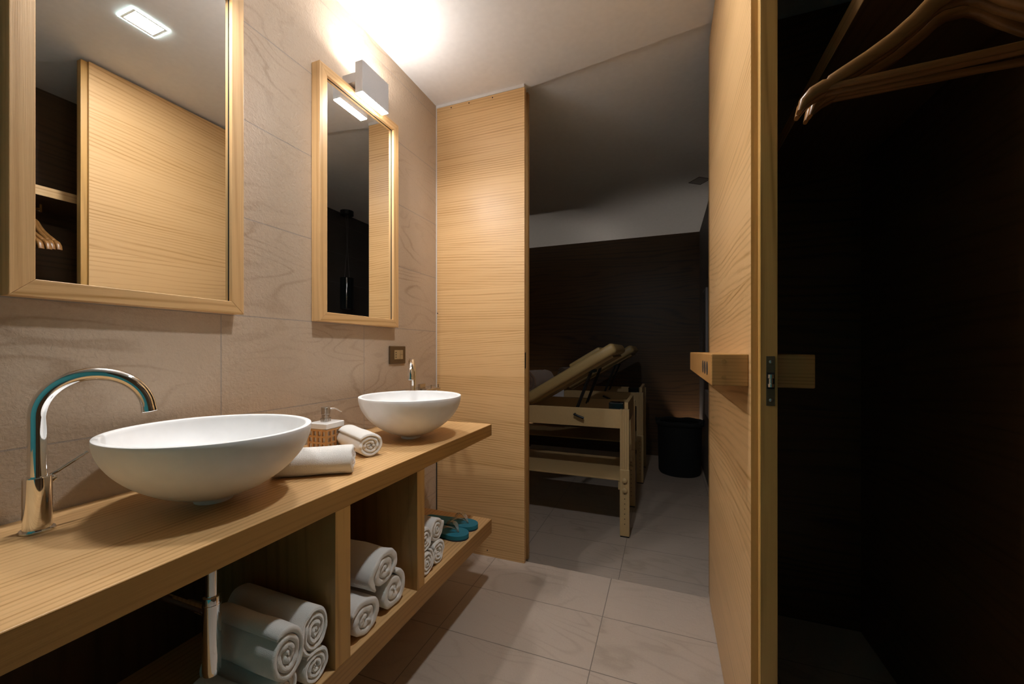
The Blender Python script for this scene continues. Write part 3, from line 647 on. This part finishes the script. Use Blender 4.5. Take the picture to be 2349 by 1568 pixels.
# ------------------------------------------------------------------ treatment room
def massage_table(x, y0, label):
    """x: head end leg centre; y0: near face; floor at FF. Local origin at head end, near side."""
    t = thing('massage_table', label, 'massage table', (x, y0, FF), 0, 'massage tables in the treatment room')
    Wd = 0.60; Ln = 1.95; b = lambda *a, **k: box(BM(), *a, **k)
    ob = lambda n, bm, m, par=None, sm=False: obj(n, bm, m, par or t, sm, world=False)
    zr = 0.85
    for yy in (0.0, Wd - 0.028): ob('side_rail', b(-Ln + 0.03, -0.031, yy + 0.004, yy + 0.028, zr - 0.127, zr, bev=0.002), 'beech')
    ob('end_rail', b(-0.006, 0.018, 0.05, Wd - 0.05, zr - 0.10, zr + 0.045, bev=0.002), 'beech')
    ob('end_rail', b(-Ln, -Ln + 0.02, 0.05, Wd - 0.05, zr - 0.10, zr, bev=0.002), 'beech')
    for xx in (0.0, -Ln + 0.03):
        for j, yy in enumerate((0.0, Wd - 0.045)):
            bm = BM()
            for k in range(4): box(bm, xx - 0.0315 + k * 0.0155, xx - 0.0315 + k * 0.0155 + 0.0135, yy + 0.002, yy + 0.043, 0.442, zr + 0.002, 0.002)
            box(bm, xx - 0.029, xx + 0.027, yy + 0.005, yy + 0.040, 0.442, zr)
            lg = ob('leg', bm, 'beech_z')
            ext = ob('extension', b(xx - 0.032, xx + 0.031, yy - 0.004, yy + 0.022, 0.008, 0.452, bev=0.004), 'beech', lg)
            fc = yy - 0.004
            for k in range(9 if xx == 0 else 0):
                z = 0.09 + 0.0335 * k
                ob('peg_hole', tube(BM(), [(xx, fc - 0.0004, z), (xx, fc + 0.001, z)], 0.0032, 10), 'darkgap', lg)
            for z in (0.383, 0.317):
                bm = tube(BM(), [(xx, fc, z), (xx, fc - 0.006, z), (xx, fc - 0.012, z), (xx, fc - 0.016, z)], [0.015, 0.017, 0.0165, 0.010], 20)
                ob('knob', bm, 'beech', lg, True)
            ob('rubber_foot', b(xx - 0.029, xx + 0.028, yy - 0.002, yy + 0.02, 0.0, 0.008), 'black', lg)
    ob('shelf', b(-Ln + 0.06, -0.030, 0.02, Wd - 0.02, 0.368, 0.380, bev=0.001), 'beech')
    ob('shelf_bracket', b(-0.045, -0.031, 0.03, Wd - 0.03, 0.305, 0.368), 'beech')
    # flat mattress part and raised back part
    ob('flat_cushion', b(-Ln, -0.70, -0.04, Wd + 0.04, zr + 0.006, zr + 0.070, bev=0.02, ) , 'vinyl', None, True)
    ang = math.radians(31.0); hx, hz = -0.672, zr + 0.012; Lc = 0.735; thk = 0.074
    def inc(u, v, yy): return (hx + u * math.cos(ang) - v * math.sin(ang), yy, hz + u * math.sin(ang) + v * math.cos(ang))
    bm = BM(); box(bm, 0, Lc, -0.035, Wd + 0.035, 0, thk, 0.026, 4)
    for v_ in bm.verts: v_.co = inc(v_.co.x, v_.co.z, v_.co.y)
    ob('raised_cushion', bm, 'vinyl', None, True)
    bm = BM(); box(bm, 0.01, Lc - 0.05, 0.02, Wd - 0.02, -0.016, 0.004)
    for v_ in bm.verts: v_.co = inc(v_.co.x, v_.co.z, v_.co.y)
    ob('backing_board', bm, 'vinyl')
    bm = BM(); box(bm, 0.36, 0.62, 0.16, 0.46, thk, thk + 0.035, 0.012, 3)
    for v_ in bm.verts: v_.co = inc(v_.co.x, v_.co.z, v_.co.y)
    ob('head_pad', bm, 'vinyl', None, True)
    for yy in (0.055, 0.13, Wd - 0.13, Wd - 0.055):
        p1 = Vector(inc(0.50, -0.016, yy)); p0 = Vector((-0.345, yy, zr - 0.03))
        ob('strut', tube(BM(), [p0, p1], 0.006, 12), 'black', None, True)
        if yy < 0.2: ob('strut_mount', box(BM(), p1.x - 0.03, p1.x + 0.03, yy - 0.008, yy + 0.008, p1.z - 0.012, p1.z + 0.008), 'black')
    ob('corner_tray', b(-0.108, -0.012, 0.03, 0.12, zr - 0.01, zr + 0.042, bev=0.004), 'blackgloss')
    cr = tube(BM(), [(-0.335, 0.004, zr - 0.045), (-0.335, -0.022, zr - 0.045)], 0.008, 16)
    ck = ob('crank_hub', cr, 'black', None, True)
    ob('crank_grip', tube(BM(), [(-0.335, -0.018, zr - 0.045), (-0.315, -0.022, zr - 0.052), (-0.270, -0.022, zr - 0.068)], [0.006, 0.008, 0.0085], 16), 'black', ck, True)
    return t
massage_table(-0.2506, 2.754, 'beech massage table with tan padding and raised back, the nearer of two')
massage_table(-0.2186, 3.924, 'beech massage table with raised back standing behind the nearer one')
G3 = 'taupe rolled blankets on the massage tables'
towel((-0.985, 2.870, FF + 0.922), math.radians(76), 0.30, 0.082, 'rolled taupe blanket lying on the nearer massage table', G3, 'taupe', seed=41, turns=3.2, start=1.0, bumpy=0.008)
towel((-0.985, 3.98, FF + 0.922), math.radians(60), 0.30, 0.072, 'rolled taupe blanket lying on the farther massage table', G3, 'taupe', seed=42, turns=3.2, start=1.0, bumpy=0.008)
bm = BM(); box(bm, -1.26, -0.935, 3.872, 3.882, 0.55, 0.757, 0.003)
box(bm, -1.26, -0.935, 3.872, 4.50, 0.751, 0.757, 0.002)
tag(obj('folded_sheet', bm, 'sheet', None), 'white sheet draped over the side of the farther massage table', 'sheet')

# laundry basket and the small lamp hidden behind it
t = thing('laundry_basket', 'round black woven laundry basket in the far corner', 'basket', (0.140, 4.43, FF))
bm = lathe(BM(), [(0, 0), (0.190, 0), (0.200, 0.02), (0.212, 0.50), (0.200, 0.50), (0.188, 0.03), (0, 0.03)], 0, 0, 48)
for v_ in bm.verts:
    n_ = noise.noise(v_.co * 9); v_.co.x *= 1 + 0.02 * n_; v_.co.y *= 1 + 0.02 * n_
obj('body', bm, 'blackcloth', t, True, world=False)
pts = [(0.208 * math.cos(a), 0.208 * math.sin(a), 0.512 + 0.006 * math.sin(3 * a) + 0.004 * math.sin(7 * a)) for a in [2 * PI * k / 48 for k in range(49)]]
obj('rim', tube(BM(), pts, 0.024, 12, caps=False), 'blackcloth', t, True, world=False)
for s in (-1, 1):
    pts = [(s * (0.205 + 0.02 * math.sin(PI * k / 10)), -0.05 + 0.1 * k / 10, 0.50 + 0.045 * math.sin(PI * k / 10)) for k in range(11)]
    obj('handle', tube(BM(), pts, 0.010, 10), 'blackcloth', t, True, world=False)
for ux, lab in ((0.310, 'small round floor uplight glowing behind the black basket'), (-1.70, 'small round floor uplight at the far wall behind the massage tables')):
    t = thing('floor_uplight', lab, 'lamp', (ux, 4.935, FF), 0, 'floor uplights along the far wall')
    obj('housing', lathe(BM(), [(0, 0), (0.060, 0), (0.060, 0.150), (0.056, 0.150), (0.054, 0.012), (0, 0.012)], 0, 0, 32), 'black', t, True, world=False)
    obj('bulb', lathe(BM(), [(0.0, 0.030), (0.010, 0.032), (0.013, 0.040), (0.010, 0.050), (0, 0.053)], 0, 0, 16), 'floorlamp', t, True, world=False)

# fittings on the far right wall
t = thing('wall_panel_mirror', 'narrow dark wall mirror with grey edge in the far room, beside the door edge', 'mirror', (0.372, 4.15, 0.75))
obj('frame', box(BM(), 0.350, 0.371, 4.05, 4.36, 0.90, 1.655, 0.002), 'greybox', t)
obj('pane', box(BM(), 0.348, 0.3495, 4.12, 4.35, 0.91, 1.64), 'blackgloss', t)
tag(obj('wall_box', box(BM(), 0.340, 0.371, 3.70, 4.02, 0.50, 0.72, 0.006), 'greybox', None), 'small grey box fixed to the far room wall behind the door handle', 'wall box')
t = thing('pendant_lamp', 'black cylinder pendant lamp seen in the far mirror, hanging by thin wires', 'lamp', (0.615, 3.07, FZ))
obj('canopy', lathe(BM(), [(0, -0.0005), (0.062, -0.0005), (0.062, -0.038), (0.060, -0.040), (0, -0.040)], 0, 0, 40), 'black', t, True, world=False)
for s in (-1, 1): obj('wire', tube(BM(), [(s * 0.012, 0, -0.04), (s * 0.004, 0.004, -0.35), (s * 0.03, 0, -0.655)], 0.0012, 8), 'steel', t, True, world=False)
obj('shade', lathe(BM(), [(0, -0.655), (0.060, -0.655), (0.062, -0.657), (0.062, -0.962), (0.056, -0.962), (0.056, -0.93), (0, -0.93)], 0, 0, 40), 'blackgloss', t, True, world=False)
obj('lens', lathe(BM(), [(0, -0.955), (0.056, -0.955), (0.056, -0.950), (0, -0.95)], 0, 0, 40), 'ceramic', t, True, world=False)
